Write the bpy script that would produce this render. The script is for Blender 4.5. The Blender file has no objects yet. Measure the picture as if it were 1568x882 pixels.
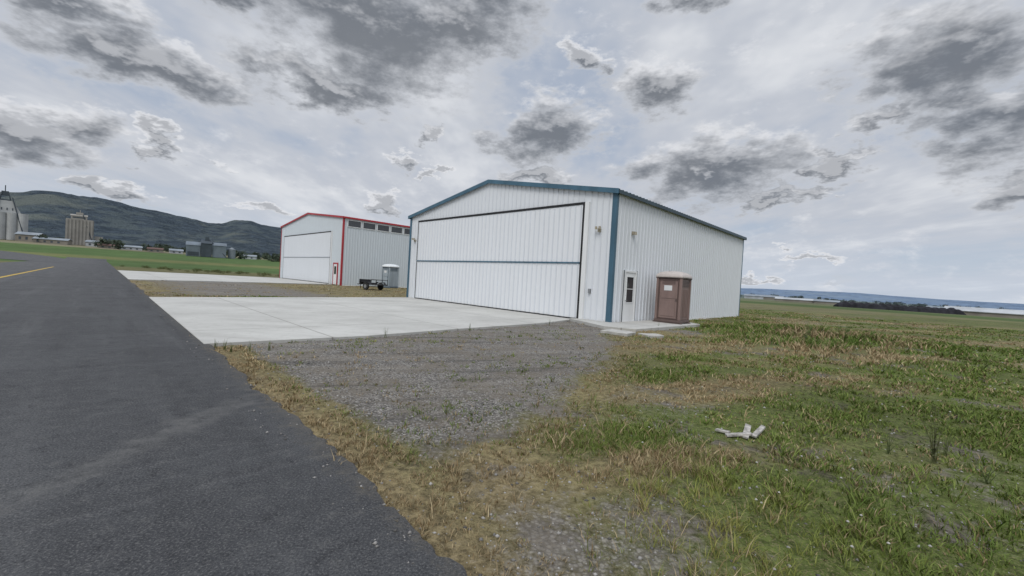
import bpy, math, random
import numpy as np
from mathutils import Vector, Matrix
random.seed(7); rng=np.random.default_rng(7)
scene=bpy.context.scene
scene.view_settings.view_transform='Standard'; scene.view_settings.look='None'; scene.view_settings.exposure=0
R=math.radians
# ------------------------------------------------------------------ helpers
def lnk(o,parent=None):
    scene.collection.objects.link(o)
    if parent: o.parent=parent
    return o
def empty(name,loc=(0,0,0),rot=0.0):
    e=bpy.data.objects.new(name,None); e.location=loc; e.rotation_euler=(0,0,rot); e.empty_display_size=.3
    return lnk(e)
class MB:
    def __init__(s): s.v=[]; s.f=[]
    def hexa(s,p):
        n=len(s.v); s.v+= [tuple(q) for q in p]
        for f in ((0,3,2,1),(4,5,6,7),(0,1,5,4),(1,2,6,5),(2,3,7,6),(3,0,4,7)): s.f.append(tuple(n+i for i in f))
        return s
    def box(s,x0,x1,y0,y1,z0,z1):
        return s.hexa([(x0,y0,z0),(x1,y0,z0),(x1,y1,z0),(x0,y1,z0),(x0,y0,z1),(x1,y0,z1),(x1,y1,z1),(x0,y1,z1)])
    def face(s,p):
        n=len(s.v); s.v+=[tuple(q) for q in p]; s.f.append(tuple(range(n,n+len(p)))); return s
    def gable(s,x0,x1,y0,y1,z0,zr):
        ym=(y0+y1)/2; return s.hexa([(x0,y0,z0),(x1,y0,z0),(x1,y1,z0),(x0,y1,z0),(x0,ym-.1,zr),(x1,ym-.1,zr),(x1,ym+.1,zr),(x0,ym+.1,zr)])
    def cyl(s,c,r,h,n=20,axis='z',r2=None):
        r2=r if r2 is None else r2
        b=len(s.v)
        for k,(rr,hh) in enumerate(((r,0),(r2,h))):
            for i in range(n):
                a=2*math.pi*i/n; p=(rr*math.cos(a),rr*math.sin(a),hh)
                if axis=='x': p=(p[2],p[0],p[1])
                if axis=='y': p=(p[1],p[2],p[0])
                s.v.append((c[0]+p[0],c[1]+p[1],c[2]+p[2]))
        for i in range(n):
            j=(i+1)%n; s.f.append((b+i,b+j,b+n+j,b+n+i))
        s.f.append(tuple(b+i for i in reversed(range(n)))); s.f.append(tuple(b+n+i for i in range(n)))
        return s
    def rod(s,a,b,r,n=6,r2=None):
        a=Vector(a); b=Vector(b); d=(b-a)
        q=d.to_track_quat('Z','Y'); base=len(s.v); r2=r if r2 is None else r2
        for c,rr in ((a,r),(b,r2)):
            for i in range(n):
                t=2*math.pi*i/n; s.v.append(tuple(c+q@Vector((rr*math.cos(t),rr*math.sin(t),0))))
        for i in range(n):
            j=(i+1)%n; s.f.append((base+i,base+j,base+n+j,base+n+i))
        s.f.append(tuple(base+i for i in reversed(range(n)))); s.f.append(tuple(base+n+i for i in range(n)))
        return s
    def obj(s,name,mat,parent=None,loc=None,rot=None,bevel=0,smooth=False):
        me=bpy.data.meshes.new(name); me.from_pydata(s.v,[],s.f); me.update()
        if mat: me.materials.append(mat)
        o=bpy.data.objects.new(name,me); lnk(o,parent)
        if loc: o.location=loc
        if rot is not None: o.rotation_euler=(0,0,rot)
        if bevel:
            m=o.modifiers.new('bevel','BEVEL'); m.width=bevel; m.segments=2; m.limit_method='ANGLE'
        if smooth:
            for p in me.polygons: p.use_smooth=True
        return o
def npmesh(name,V,F,mat,attrs={},smooth=False,parent=None):
    me=bpy.data.meshes.new(name)
    me.vertices.add(len(V)); me.vertices.foreach_set('co',np.asarray(V,dtype=np.float32).ravel())
    tot=sum(f.size for f in F); nf=sum(len(f) for f in F)
    me.loops.add(tot); me.polygons.add(nf)
    me.loops.foreach_set('vertex_index',np.concatenate([f.ravel() for f in F]).astype(np.int32))
    st=[];c=0
    for f in F:
        st.append(c+np.arange(len(f))*f.shape[1]); c+=f.size
    me.polygons.foreach_set('loop_start',np.concatenate(st).astype(np.int32))
    if smooth: me.polygons.foreach_set('use_smooth',np.ones(nf,dtype=bool))
    me.update(calc_edges=True); me.validate()
    for k,a in attrs.items():
        a=np.asarray(a,dtype=np.float32)
        if a.ndim==2:
            at=me.attributes.new(k,'FLOAT_COLOR','POINT'); at.data.foreach_set('color',np.concatenate([a,np.ones((len(a),1),np.float32)],1).ravel())
        else:
            at=me.attributes.new(k,'FLOAT','POINT'); at.data.foreach_set('value',a)
    me.materials.append(mat)
    o=bpy.data.objects.new(name,me); return lnk(o,parent)
def h2(i,j,s):
    n=np.sin(i*127.1+j*311.7+s*74.7)*43758.5453; return n-np.floor(n)
def vn(x,y,s=0):
    xi=np.floor(x); yi=np.floor(y); fx=x-xi; fy=y-yi; fx=fx*fx*(3-2*fx); fy=fy*fy*(3-2*fy)
    return (h2(xi,yi,s)*(1-fx)+h2(xi+1,yi,s)*fx)*(1-fy)+(h2(xi,yi+1,s)*(1-fx)+h2(xi+1,yi+1,s)*fx)*fy
def fbm(x,y,s=0,o=4):
    r=0;a=.5;t=0
    for k in range(o): r=r+a*vn(x*2**k,y*2**k,s+k*13); t+=a; a*=.5
    return r/t
def sst(a,b,x):
    t=np.clip((x-a)/(b-a),0,1); return t*t*(3-2*t)
def inpoly(x,y,P):
    c=np.zeros(x.shape,bool); n=len(P)
    for i in range(n):
        x0,y0=P[i]; x1,y1=P[(i+1)%n]
        if y0==y1: continue
        m=((y0>y)!=(y1>y))&(x<(x1-x0)*(y-y0)/(y1-y0)+x0); c^=m
    return c
# ------------------------------------------------------------------ materials
def newmat(name):
    m=bpy.data.materials.new(name); m.use_nodes=True; nt=m.node_tree
    return m,nt,nt.nodes['Principled BSDF']
class N:
    def __init__(s,nt): s.nt=nt
    def n(s,t,**k):
        nd=s.nt.nodes.new(t)
        for a,b in k.items(): setattr(nd,a,b)
        return nd
    def l(s,a,b): s.nt.links.new(a,b)
    def put(s,sock,v):
        if isinstance(v,bpy.types.NodeSocket): s.l(v,sock)
        else: sock.default_value=v
    def math(s,op,a,b=0.0,c=None,clamp=False):
        nd=s.n('ShaderNodeMath',operation=op); nd.use_clamp=clamp; s.put(nd.inputs[0],a); s.put(nd.inputs[1],b)
        if c is not None: s.put(nd.inputs[2],c)
        return nd.outputs[0]
    def vm(s,op,a,b=(0,0,0)):
        nd=s.n('ShaderNodeVectorMath',operation=op); s.put(nd.inputs[0],a)
        if op=='SCALE': s.put(nd.inputs['Scale'],b)
        else: s.put(nd.inputs[1],b)
        return nd.outputs['Value'] if op in('LENGTH','DOT_PRODUCT') else nd.outputs[0]
    def noise(s,vec,sc,det=4,rough=.55,col=False):
        nd=s.n('ShaderNodeTexNoise'); s.put(nd.inputs['Vector'],vec); nd.inputs['Scale'].default_value=sc
        nd.inputs['Detail'].default_value=det; nd.inputs['Roughness'].default_value=rough
        return nd.outputs['Color' if col else 'Fac']
    def mr(s,v,a,b,c=0.,d=1.,smooth=True):
        nd=s.n('ShaderNodeMapRange'); nd.interpolation_type='SMOOTHSTEP' if smooth else 'LINEAR'
        s.put(nd.inputs[0],v)
        for i,q in enumerate((a,b,c,d)): s.put(nd.inputs[1+i],q)
        return nd.outputs[0]
    def mix(s,f,a,b,bt='MIX'):
        nd=s.n('ShaderNodeMix',data_type='RGBA',blend_type=bt); s.put(nd.inputs[0],f)
        for k,q in ((6,a),(7,b)):
            if isinstance(q,tuple) and len(q)==3: q=q+(1,)
            s.put(nd.inputs[k],q)
        return nd.outputs[2]
    def bump(s,h,st,dist=.01):
        nd=s.n('ShaderNodeBump'); s.l(h,nd.inputs['Height']); nd.inputs['Strength'].default_value=st; nd.inputs['Distance'].default_value=dist
        return nd.outputs[0]
    def mapping(s,v,scale=(1,1,1),rot=(0,0,0),loc=(0,0,0)):
        nd=s.n('ShaderNodeMapping'); s.l(v,nd.inputs[0]); nd.inputs['Scale'].default_value=scale; nd.inputs['Rotation'].default_value=rot; nd.inputs['Location'].default_value=loc
        return nd.outputs[0]
def simple(name,col,rough=.6,var=.18,scale=1.5,bump=0,metal=0,streak=True,spec=.4):
    m,nt,b=newmat(name); g=N(nt); tc=g.n('ShaderNodeTexCoord').outputs['Object']
    v=g.mapping(tc,(1,1,.25)) if streak else tc
    n1=g.noise(v,scale,4,.6)
    lo=tuple(c*(1-var) for c in col); hi=tuple(min(1,c*(1+var*.6)) for c in col)
    g.l(g.mix(g.mr(n1,.3,.7),lo,hi),b.inputs['Base Color'])
    b.inputs['Roughness'].default_value=rough; b.inputs['Metallic'].default_value=metal
    b.inputs['Specular IOR Level'].default_value=spec
    if bump: g.l(g.bump(g.noise(tc,60,3),bump,.01),b.inputs['Normal'])
    return m
def siding(name,col):
    m,nt,b=newmat(name); g=N(nt); tc=g.n('ShaderNodeTexCoord').outputs['Object']
    st=g.noise(g.mapping(tc,(3.0,3.0,.10)),2.0,3,.6)
    c=g.mix(g.mr(st,.35,.75),tuple(q*.965 for q in col),col)
    sp=g.n('ShaderNodeSeparateXYZ'); g.l(tc,sp.inputs[0])
    d=g.math('ADD',g.mr(sp.outputs[2],0,.45,1,0),g.math('MULTIPLY',g.math('SUBTRACT',g.noise(tc,3,4),.5),.8))
    c=g.mix(g.math('MULTIPLY',g.mr(d,.6,1.2),.38),c,(.32,.29,.23))
    g.l(c,b.inputs['Base Color']); b.inputs['Roughness'].default_value=.45
    return m
M={}
M['white']=siding('white_steel_siding',(.73,.755,.785))
M['white2']=siding('pale_steel_siding',(.62,.67,.705))
M['door']=siding('door_steel_siding',(.765,.785,.81))
M['rib']=simple('siding_rib_paint',(.655,.685,.72),.45,.03)
M['teal']=simple('teal_trim_paint',(.060,.135,.195),.45,.2)
M['roofteal']=simple('teal_roof_paint',(.035,.065,.085),.45,.2)
M['red']=simple('red_trim_paint',(.40,.03,.04),.45,.2)
M['black']=simple('black_rubber_seal',(.018,.018,.02),.7,.3)
M['glass']=simple('dark_window_glass',(.03,.035,.04),.08,.3,spec=.8)
M['trimwhite']=simple('white_trim_paint',(.75,.76,.76),.4,.06)
M['brown']=simple('brown_plastic',(.235,.165,.147),.5,.12,3)
M['brownd']=simple('dark_brown_plastic',(.135,.095,.085),.5,.15,3)
M['roofp']=simple('pale_plastic_roof',(.50,.45,.42),.45,.1,3)
M['greyp']=simple('grey_blue_plastic',(.34,.39,.43),.5,.14,3)
M['greypd']=simple('slate_plastic',(.15,.19,.23),.5,.14,3)
M['whitep']=simple('white_plastic_roof',(.72,.75,.76),.4,.08,3)
M['steel']=simple('galvanised_steel',(.35,.36,.37),.4,.2,3,metal=.6)
M['blackp']=simple('black_trailer_paint',(.025,.025,.027),.5,.3)
M['tyre']=simple('tyre_rubber',(.03,.03,.03),.85,.3)
M['wood']=simple('weathered_wood',(.38,.36,.33),.85,.5,14,bump=.4)
M['slab']=simple('broken_concrete',(.44,.43,.40),.85,.2,4,bump=.4,streak=False)
M['brass']=simple('lamp_housing',(.40,.36,.28),.5,.2)
def haze(name,col,var=.2,sc=.15): return simple(name,col,.85,var,sc,streak=False,spec=.1)
M['conc_far']=haze('grain_elevator_concrete',(.43,.44,.44),.15,.12)
M['conc_tan']=haze('tan_concrete',(.31,.295,.27),.15,.12)
M['bin']=haze('grey_steel_cladding',(.17,.20,.23),.2,.12)
M['dkfar']=haze('dark_steel',(.075,.09,.105),.2)
M['shedw']=haze('white_shed_wall',(.42,.44,.46))
M['shedt']=haze('tan_shed_wall',(.24,.22,.19))
M['shedr']=haze('red_brown_roof',(.14,.095,.085))
M['shedg']=haze('grey_roof',(.26,.29,.32))
M['tarp']=haze('dark_tarp',(.03,.03,.036),.4,.4)
def concrete():
    m,nt,b=newmat('apron_concrete'); g=N(nt); tc=g.n('ShaderNodeTexCoord').outputs['Object']
    n1=g.noise(tc,.35,4,.6); n2=g.noise(tc,6,5,.65); n3=g.noise(g.mapping(tc,(.25,2.5,1),(0,0,R(45.2))),1.2,4,.65)
    c=g.mix(g.mr(n1,.3,.7),(.40,.395,.37),(.51,.505,.475))
    c=g.mix(g.math('MULTIPLY',g.mr(n3,.48,.72),.45),c,(.31,.30,.275))
    c=g.mix(g.math('MULTIPLY',g.mr(n2,.52,.75),.45),c,(.27,.26,.235))
    br=g.n('ShaderNodeTexBrick'); br.offset=0; g.l(g.mapping(tc,(1,1,1),(0,0,R(-45.2))),br.inputs['Vector'])
    for k,q in (('Scale',1),('Brick Width',3.9),('Row Height',3.9),('Mortar Size',.024),('Mortar Smooth',.3)): br.inputs[k].default_value=q
    c=g.mix(g.math('MULTIPLY',br.outputs['Fac'],.65),c,(.16,.15,.13))
    g.l(c,b.inputs['Base Color']); b.inputs['Roughness'].default_value=.85
    g.l(g.bump(n2,.3,.01),b.inputs['Normal']); return m
M['conc']=concrete()
def asphalt():
    m,nt,b=newmat('asphalt'); g=N(nt); tc=g.n('ShaderNodeTexCoord').outputs['Object']
    big=g.noise(tc,.6,4,.6); ag=g.noise(tc,70,3,.75); mid=g.noise(tc,8,6,.80)
    st=g.noise(g.mapping(g.mapping(tc,(1,1,1),(0,0,R(-45))),(2.2,.13,1)),1.0,6,.66)
    c=g.mix(g.mr(big,.3,.7),(.062,.063,.067),(.086,.088,.092))
    c=g.mix(g.math('MULTIPLY',g.mr(st,.50,.70),.55),c,(.125,.126,.128))
    c=g.mix(g.math('MULTIPLY',g.mr(st,.32,.48,1,0),.5),c,(.040,.041,.044))
    c=g.mix(g.math('MULTIPLY',g.mr(mid,.52,.68),.6),c,(.140,.138,.133))
    c=g.mix(g.mr(mid,.32,.47,.75,0),c,(.032,.032,.035))
    c=g.mix(g.mr(ag,.5,.66,0,.7),c,(.19,.187,.18))
    c=g.mix(g.mr(ag,.34,.46,.7,0),c,(.020,.020,.022))
    sp=g.n('ShaderNodeSeparateXYZ'); g.l(tc,sp.inputs[0])
    wob=g.math('MULTIPLY',g.math('SUBTRACT',g.noise(tc,1.6,4,.65),.5),.7)
    ln=g.math('ABSOLUTE',g.math('ADD',g.math('ADD',sp.outputs[0],3.05),wob))
    band=g.math('MULTIPLY',g.mr(ln,.02,.24,1,0),g.mr(sp.outputs[1],4.6,5.3,1,0))
    band=g.math('MULTIPLY',band,g.mr(sp.outputs[1],1.5,3.2,0,1))
    c=g.mix(g.math('MULTIPLY',band,g.mr(mid,.35,.65,.2,.8)),c,(.155,.152,.146))
    ed=g.math('MULTIPLY',g.math('ADD',g.math('ADD',sp.outputs[0],sp.outputs[1]),-2.1),.7072)
    dust=g.math('ADD',g.mr(ed,-.45,0,0,.7,False),g.math('MULTIPLY',g.math('SUBTRACT',mid,.5),1.6))
    c=g.mix(g.math('MULTIPLY',g.mr(dust,.35,.9),.6),c,(.14,.125,.10))
    g.l(c,b.inputs['Base Color']); b.inputs['Roughness'].default_value=.88; b.inputs['Specular IOR Level'].default_value=.3
    g.l(g.bump(g.math('ADD',ag,mid),.8,.014),b.inputs['Normal']); return m
M['asph']=asphalt()
M['yellow']=simple('yellow_road_paint',(.48,.33,.06),.8,.35,4,streak=False)
def ground():
    m,nt,b=newmat('ground_grass_gravel'); g=N(nt); tc=g.n('ShaderNodeTexCoord').outputs['Object']
    ga=g.n('ShaderNodeAttribute',attribute_name='gravel').outputs['Fac']
    gc=g.n('ShaderNodeAttribute',attribute_name='gcol').outputs['Color']
    far=g.n('ShaderNodeAttribute',attribute_name='far').outputs['Fac']
    n0=g.noise(tc,1.1,5,.65); n1=g.noise(tc,14,5,.75); n2=g.noise(tc,.22,4,.6); nf=g.noise(tc,.012,4,.6); n3=g.noise(tc,60,3,.7)
    v=g.math('ADD',g.mr(n1,.3,.7,.45,1.5),g.mr(n2,.3,.7,-.2,.2))
    vf=g.math('MULTIPLY',g.mr(nf,.3,.7,.8,1.2),g.mr(n2,.3,.7,.85,1.15))
    vv=g.mix(far,v,vf)
    c=g.mix(1.0,gc,vv,'MULTIPLY')
    straw=g.math('MULTIPLY',g.mr(n3,.5,.66),g.math('SUBTRACT',1,far))
    c=g.mix(g.math('MULTIPLY',straw,.55),c,(.27,.22,.13))
    soil=g.math('MULTIPLY',g.mr(n0,.53,.66),g.math('SUBTRACT',1,far))
    c=g.mix(g.math('MULTIPLY',soil,.8),c,g.mix(g.mr(n1,.35,.65),(.045,.038,.031),(.15,.128,.10)))
    vo=g.n('ShaderNodeTexVoronoi'); g.l(tc,vo.inputs['Vector']); vo.inputs['Scale'].default_value=34
    sp=g.n('ShaderNodeSeparateColor'); g.l(vo.outputs['Color'],sp.inputs[0])
    gr=g.mix(sp.outputs[0],(.125,.117,.108),(.40,.38,.35))
    gr=g.mix(g.mr(vo.outputs['Distance'],.35,.7,0,.75),gr,(.06,.055,.05))
    gr=g.mix(g.math('MULTIPLY',g.mr(n0,.40,.62),.7),gr,(.175,.152,.122))
    al=g.noise(g.mapping(g.mapping(tc,(1,1,1),(0,0,R(-20))),(.22,2.0,1)),1,5,.62)
    gr=g.mix(g.math('MULTIPLY',g.mr(al,.52,.66),.6),gr,(.072,.068,.064))
    gr=g.mix(g.math('MULTIPLY',g.mr(al,.34,.46,1,0),.4),gr,(.29,.272,.24))
    gr=g.mix(g.math('MULTIPLY',g.mr(n1,.5,.7),.45),gr,(.235,.205,.155))
    gm=g.math('ADD',ga,g.math('MULTIPLY',g.math('SUBTRACT',n0,.5),1.6)); gm=g.math('ADD',gm,g.math('MULTIPLY',g.math('SUBTRACT',n1,.5),1.0))
    c=g.mix(g.mr(gm,.28,.68),c,gr)
    g.l(c,b.inputs['Base Color']); b.inputs['Roughness'].default_value=.95; b.inputs['Specular IOR Level'].default_value=.15
    hh=g.math('ADD',g.math('MULTIPLY',n1,1.0),g.math('MULTIPLY',g.math('ADD',n3,g.math('MULTIPLY',vo.outputs['Distance'],-1)),.35))
    g.l(g.bump(hh,.8,.05),b.inputs['Normal']); return m
M['ground']=ground()
def attrmat(name,rough=.75):
    m,nt,b=newmat(name); g=N(nt)
    g.l(g.n('ShaderNodeAttribute',attribute_name='col').outputs['Color'],b.inputs['Base Color']); b.inputs['Roughness'].default_value=rough
    b.inputs['Specular IOR Level'].default_value=.2
    return m
M['attr']=attrmat('grass_blades')
M['stone']=attrmat('gravel_stones',.85)
M['leaf']=attrmat('foliage',.8)
# ------------------------------------------------------------------ layout
uv=(-.7096,.7046); vv_=(.7046,.7096)
A=(4.17,17.3); W1=16.1; L1=17.3; ANG=math.atan2(vv_[1],vv_[0])
A2=(-19.0,45.6); W2=21.8; L2=22
def corner(A,W,L,o=0):
    f=lambda s,t:(A[0]+uv[0]*s+vv_[0]*t,A[1]+uv[1]*s+vv_[1]*t)
    return [f(-o,-o),f(W+o,-o),f(W+o,L+o),f(-o,L+o)]
AP1=[(-5.9,7.95),(-3.5,10.15),(-1.55,12.6),(1.3,15.95),(2.55,18.0),(2.9,18.55),(-7.1,28.5),(-15.2,17.25)]
AP2=[(-28.9,31.0),(-20.3,46.2),(-34.2,60.4),(-50.5,52.6)]
WALK=[(2.6,18.15),(3.55,15.5),(4.6,15.0),(8.8,19.0),(8.3,21.3),(4.25,17.25),(3.1,18.3)]
def zt(x,y):
    x=np.asarray(x,float); y=np.asarray(y,float); r=np.hypot(x,y); az=np.degrees(np.arctan2(x,y))
    left=np.clip(r-230,0,330)*.036+np.clip(r-560,0,None)*.012
    right=-np.clip(r-70,0,250)*.010
    w=(1-sst(-24,-4,az))*sst(-120,-95,az)
    rw=sst(0,15,az)*(1-sst(90,120,az))
    return left*w+right*rw
gy=[-20,0,2.5,4.2,5.2,6.4,9.5,12.5,15.5,17.5]; gxv=[-30,-9,-1.3,.1,.8,1.25,2.6,3.4,3.9,4.4]
def tdist(x,y): return (x+y-2.1)/1.414
def masks(x,y):
    t=tdist(x,y); r=np.hypot(x,y)
    g=np.interp(y,gy,gxv)-x
    grav=sst(-.8,1.3,g)*(y<18.5)
    grav=grav*sst(.15,1.0,t)
    al=(x-A[0])*uv[0]+(y-A[1])*uv[1]; dp=(x-A[0])*vv_[0]+(y-A[1])*vv_[1]
    mid=(al>W1*.98)&(al<52)&(dp<3)&(t>0)
    grav=np.where(mid,.30+.45*sst(-14,-10,dp)*(1-sst(-7,-3,dp)),grav)
    grav=np.maximum(grav,.62*np.exp(-(((x-6.6)/2.0)**2+((y-16.2)/1.5)**2)))
    grav=np.maximum(grav,.58*np.exp(-(((x-.6)/1.0)**2+((y-2.5)/1.1)**2)))
    grav=np.maximum(grav,.34*sst(.50,.64,fbm(x*.5,y*.5,77)))
    grav=np.where(r>110,0,grav)
    dry=np.exp(-(np.clip(t,0,9)/.75)**2)
    dry=np.maximum(dry,1.0*np.exp(-(((x+.05)/.95)**2+((y-3.3)/1.5)**2)))
    dry=np.maximum(dry,.65*np.exp(-(g/.7)**2)*(y<14))
    rx=x*.95+y*.3; ry=-x*.3+y*.95
    pn=fbm(rx*.22,ry*.75,5,4)
    dry=np.maximum(dry,.8*sst(.44,.64,pn))
    dry=np.maximum(dry,np.where((al>W1)&(t>0)&(r<80),.75,0))
    lush=np.exp(-(((x-13.2)/4.2)**2+((y-17.2)/3.6)**2))
    lush=np.maximum(lush,.8*np.exp(-(((x-9.5)/2.5)**2+((y-13.5)/2.5)**2)))
    return grav,np.clip(dry,0,1),lush
# ------------------------------------------------------------------ ground sheet
nr=440; na=600
rr=0.25*(22000/.25)**(np.arange(nr)/(nr-1)); aa=np.linspace(0,2*np.pi,na,endpoint=False)
RR,AA=np.meshgrid(rr,aa,indexing='ij'); X=(RR*np.sin(AA)).ravel(); Y=(RR*np.cos(AA)).ravel(); r_=RR.ravel()
grav,dry,lush=masks(X,Y)
azd=np.degrees(np.arctan2(X,Y))
bumpz=(fbm(X*.6,Y*.6,3)-.5)*.10*np.clip(tdist(X,Y)-.1,0,1)*(1-np.clip(grav*1.3,0,1))*sst(0,3,r_)
infield=(1-sst(60,140,r_))
hang=np.zeros_like(X,bool)
for P in (AP1,AP2,WALK,corner(A,W1,L1,.4),corner(A2,W2,L2,.4)): hang|=inpoly(X,Y,P)
bumpz=np.where(hang,-.02,bumpz)*infield-.012
bumpz=np.where(tdist(X,Y)<.15,-.012,bumpz)
bumpz+=.16*np.where(hang,0,np.exp(-(((X-13.2)/3.5)**2+((Y-17.2)/3)**2)))
Z=zt(X,Y)+bumpz
green=np.array([.095,.122,.032]); gdry=np.array([.225,.180,.098]); glush=np.array([.070,.12,.022])
col=green[None]*(1-dry[:,None])+gdry[None]*dry[:,None]
col=col*(1-lush[:,None]*.8)+glush[None]*lush[:,None]*.8
def over(mask,c):
    global col
    mask=mask[:,None]; col=col*(1-mask)+np.array(c)[None]*mask
L=(azd<-12)&(azd>-110)
bandn=fbm(X*.02+Y*.006,(Y-X*.3)*.09,55,4)
over(L*sst(60,75,r_)*1.0,(.115,.11,.05))
over(L*sst(100,125,r_),(.072,.118,.038))
over(L*sst(240,262,r_)*(1-sst(275,300,r_)),(.13,.14,.055))
over(L*sst(445,455,r_),(.17,.155,.10))
over(L*sst(600,700,r_),(.09,.115,.085))
over((~L)*sst(40,70,r_)*.8,(.105,.122,.045))
over((~L)*sst(35,60,r_)*sst(.45,.62,bandn)*.8,(.155,.145,.075))
over((~L)*sst(95,130,r_),(.072,.105,.035))
over((~L)*sst(230,260,r_),(.13,.14,.075))
over((~L)*sst(350,600,r_),(.10,.125,.11))  # aerial haze mixed into this and the next, farthest ground colour
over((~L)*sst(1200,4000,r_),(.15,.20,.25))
idx=np.arange(nr*na).reshape(nr,na)
q=np.stack([idx[:-1],np.roll(idx[:-1],-1,1),np.roll(idx[1:],-1,1),idx[1:]],-1).reshape(-1,4)[:, ::-1]
V=np.stack([X,Y,Z],1)
V=np.vstack([V,[[0,0,V[0,2]]]]); c0=len(V)-1
t3=np.stack([np.full(na,c0),np.roll(idx[0],-1),idx[0]],-1)
app=lambda a:np.concatenate([a,a[:1]])
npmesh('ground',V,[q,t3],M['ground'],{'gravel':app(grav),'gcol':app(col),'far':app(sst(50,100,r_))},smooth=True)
# ------------------------------------------------------------------ taxiway
def strip(name,mat,z,e0,e1,s0,s1,jit=0,skirt=.05,stp=.12):
    ss=[s0]; 
    while ss[-1]<s1: ss.append(ss[-1]+max(stp,abs(ss[-1])*.02))
    ss=np.array(ss)
    jf=lambda s,k:jit*((fbm(s*1.0,s*0+k,9,4)-.5)*1.5+(fbm(s*8,s*0+k,4,3)-.5)*1.0)
    a=e0+jf(ss,1.5); b=e1+jf(ss,7.5)
    def P(t,s,zz):
        bx=2.1/2+t*.7071-s*.7071; by=2.1/2+t*.7071+s*.7071; return np.stack([bx,by,zt(bx,by)+zz],1)
    n=len(ss); V=np.vstack([P(b+.03,ss,z-skirt),P(b,ss,np.full(n,z)),P(a,ss,np.full(n,z)),P(a-.03,ss,z-skirt)])
    F=[]; i=np.arange(n-1)
    for k in range(3): F.append(np.stack([k*n+i,k*n+i+1,(k+1)*n+i+1,(k+1)*n+i],1))
    return npmesh(name,V,[np.vstack(F)],mat)
strip('taxiway_road',M['asph'],.03,-11.5,0,-30,250,jit=.18,stp=.05)
strip('road_centerline_marking',M['yellow'],.036,-5.83,-5.69,-30,78,jit=.02,skirt=.002,stp=.4)
mb=MB(); P=[(-92,80),(-84.5,86.5),(-112,108),(-150,140),(-185,165),(-260,190),(-270,160),(-190,120),(-120,92)]
mb.face([(x,y,.045+float(zt(x,y))) for x,y in P]).obj('taxiway_connector',M['asph'])
def slab(name,P,z0,z1,mat,bev=.01):
    b=MB(); n=len(P)
    b.v=[(x,y,z0) for x,y in P]+[(x,y,z1) for x,y in P]
    b.f=[tuple(range(n,2*n)),tuple(reversed(range(n)))]+[(i,(i+1)%n,n+(i+1)%n,n+i) for i in range(n)]
    return b.obj(name,mat,bevel=bev)
slab('concrete_apron',AP1,-.15,.045,M['conc']); slab('concrete_apron',AP2,-.15,.06,M['conc'])
slab('concrete_walkway',WALK,-.1,.10,M['conc'])
def rotpts(c,w,h,a,j=.06):
    out=[]
    for sx,sy in ((-1,-1),(0,-1.08),(1,-1),(1.05,0),(1,1),(-.1,1.05),(-1,1)):
        x=sx*w/2*(1+random.uniform(-j,j)); y=sy*h/2*(1+random.uniform(-j,j))
        out.append((c[0]+x*math.cos(a)-y*math.sin(a),c[1]+x*math.sin(a)+y*math.cos(a)))
    return out
slab('broken_concrete_slab',rotpts((3.75,14.15),1.0,.85,-.7,.1),-.05,.085,M['slab'],.015)
slab('broken_concrete_slab',rotpts((4.75,13.8),.65,.55,.3,.18),-.05,.075,M['slab'],.015)
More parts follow.
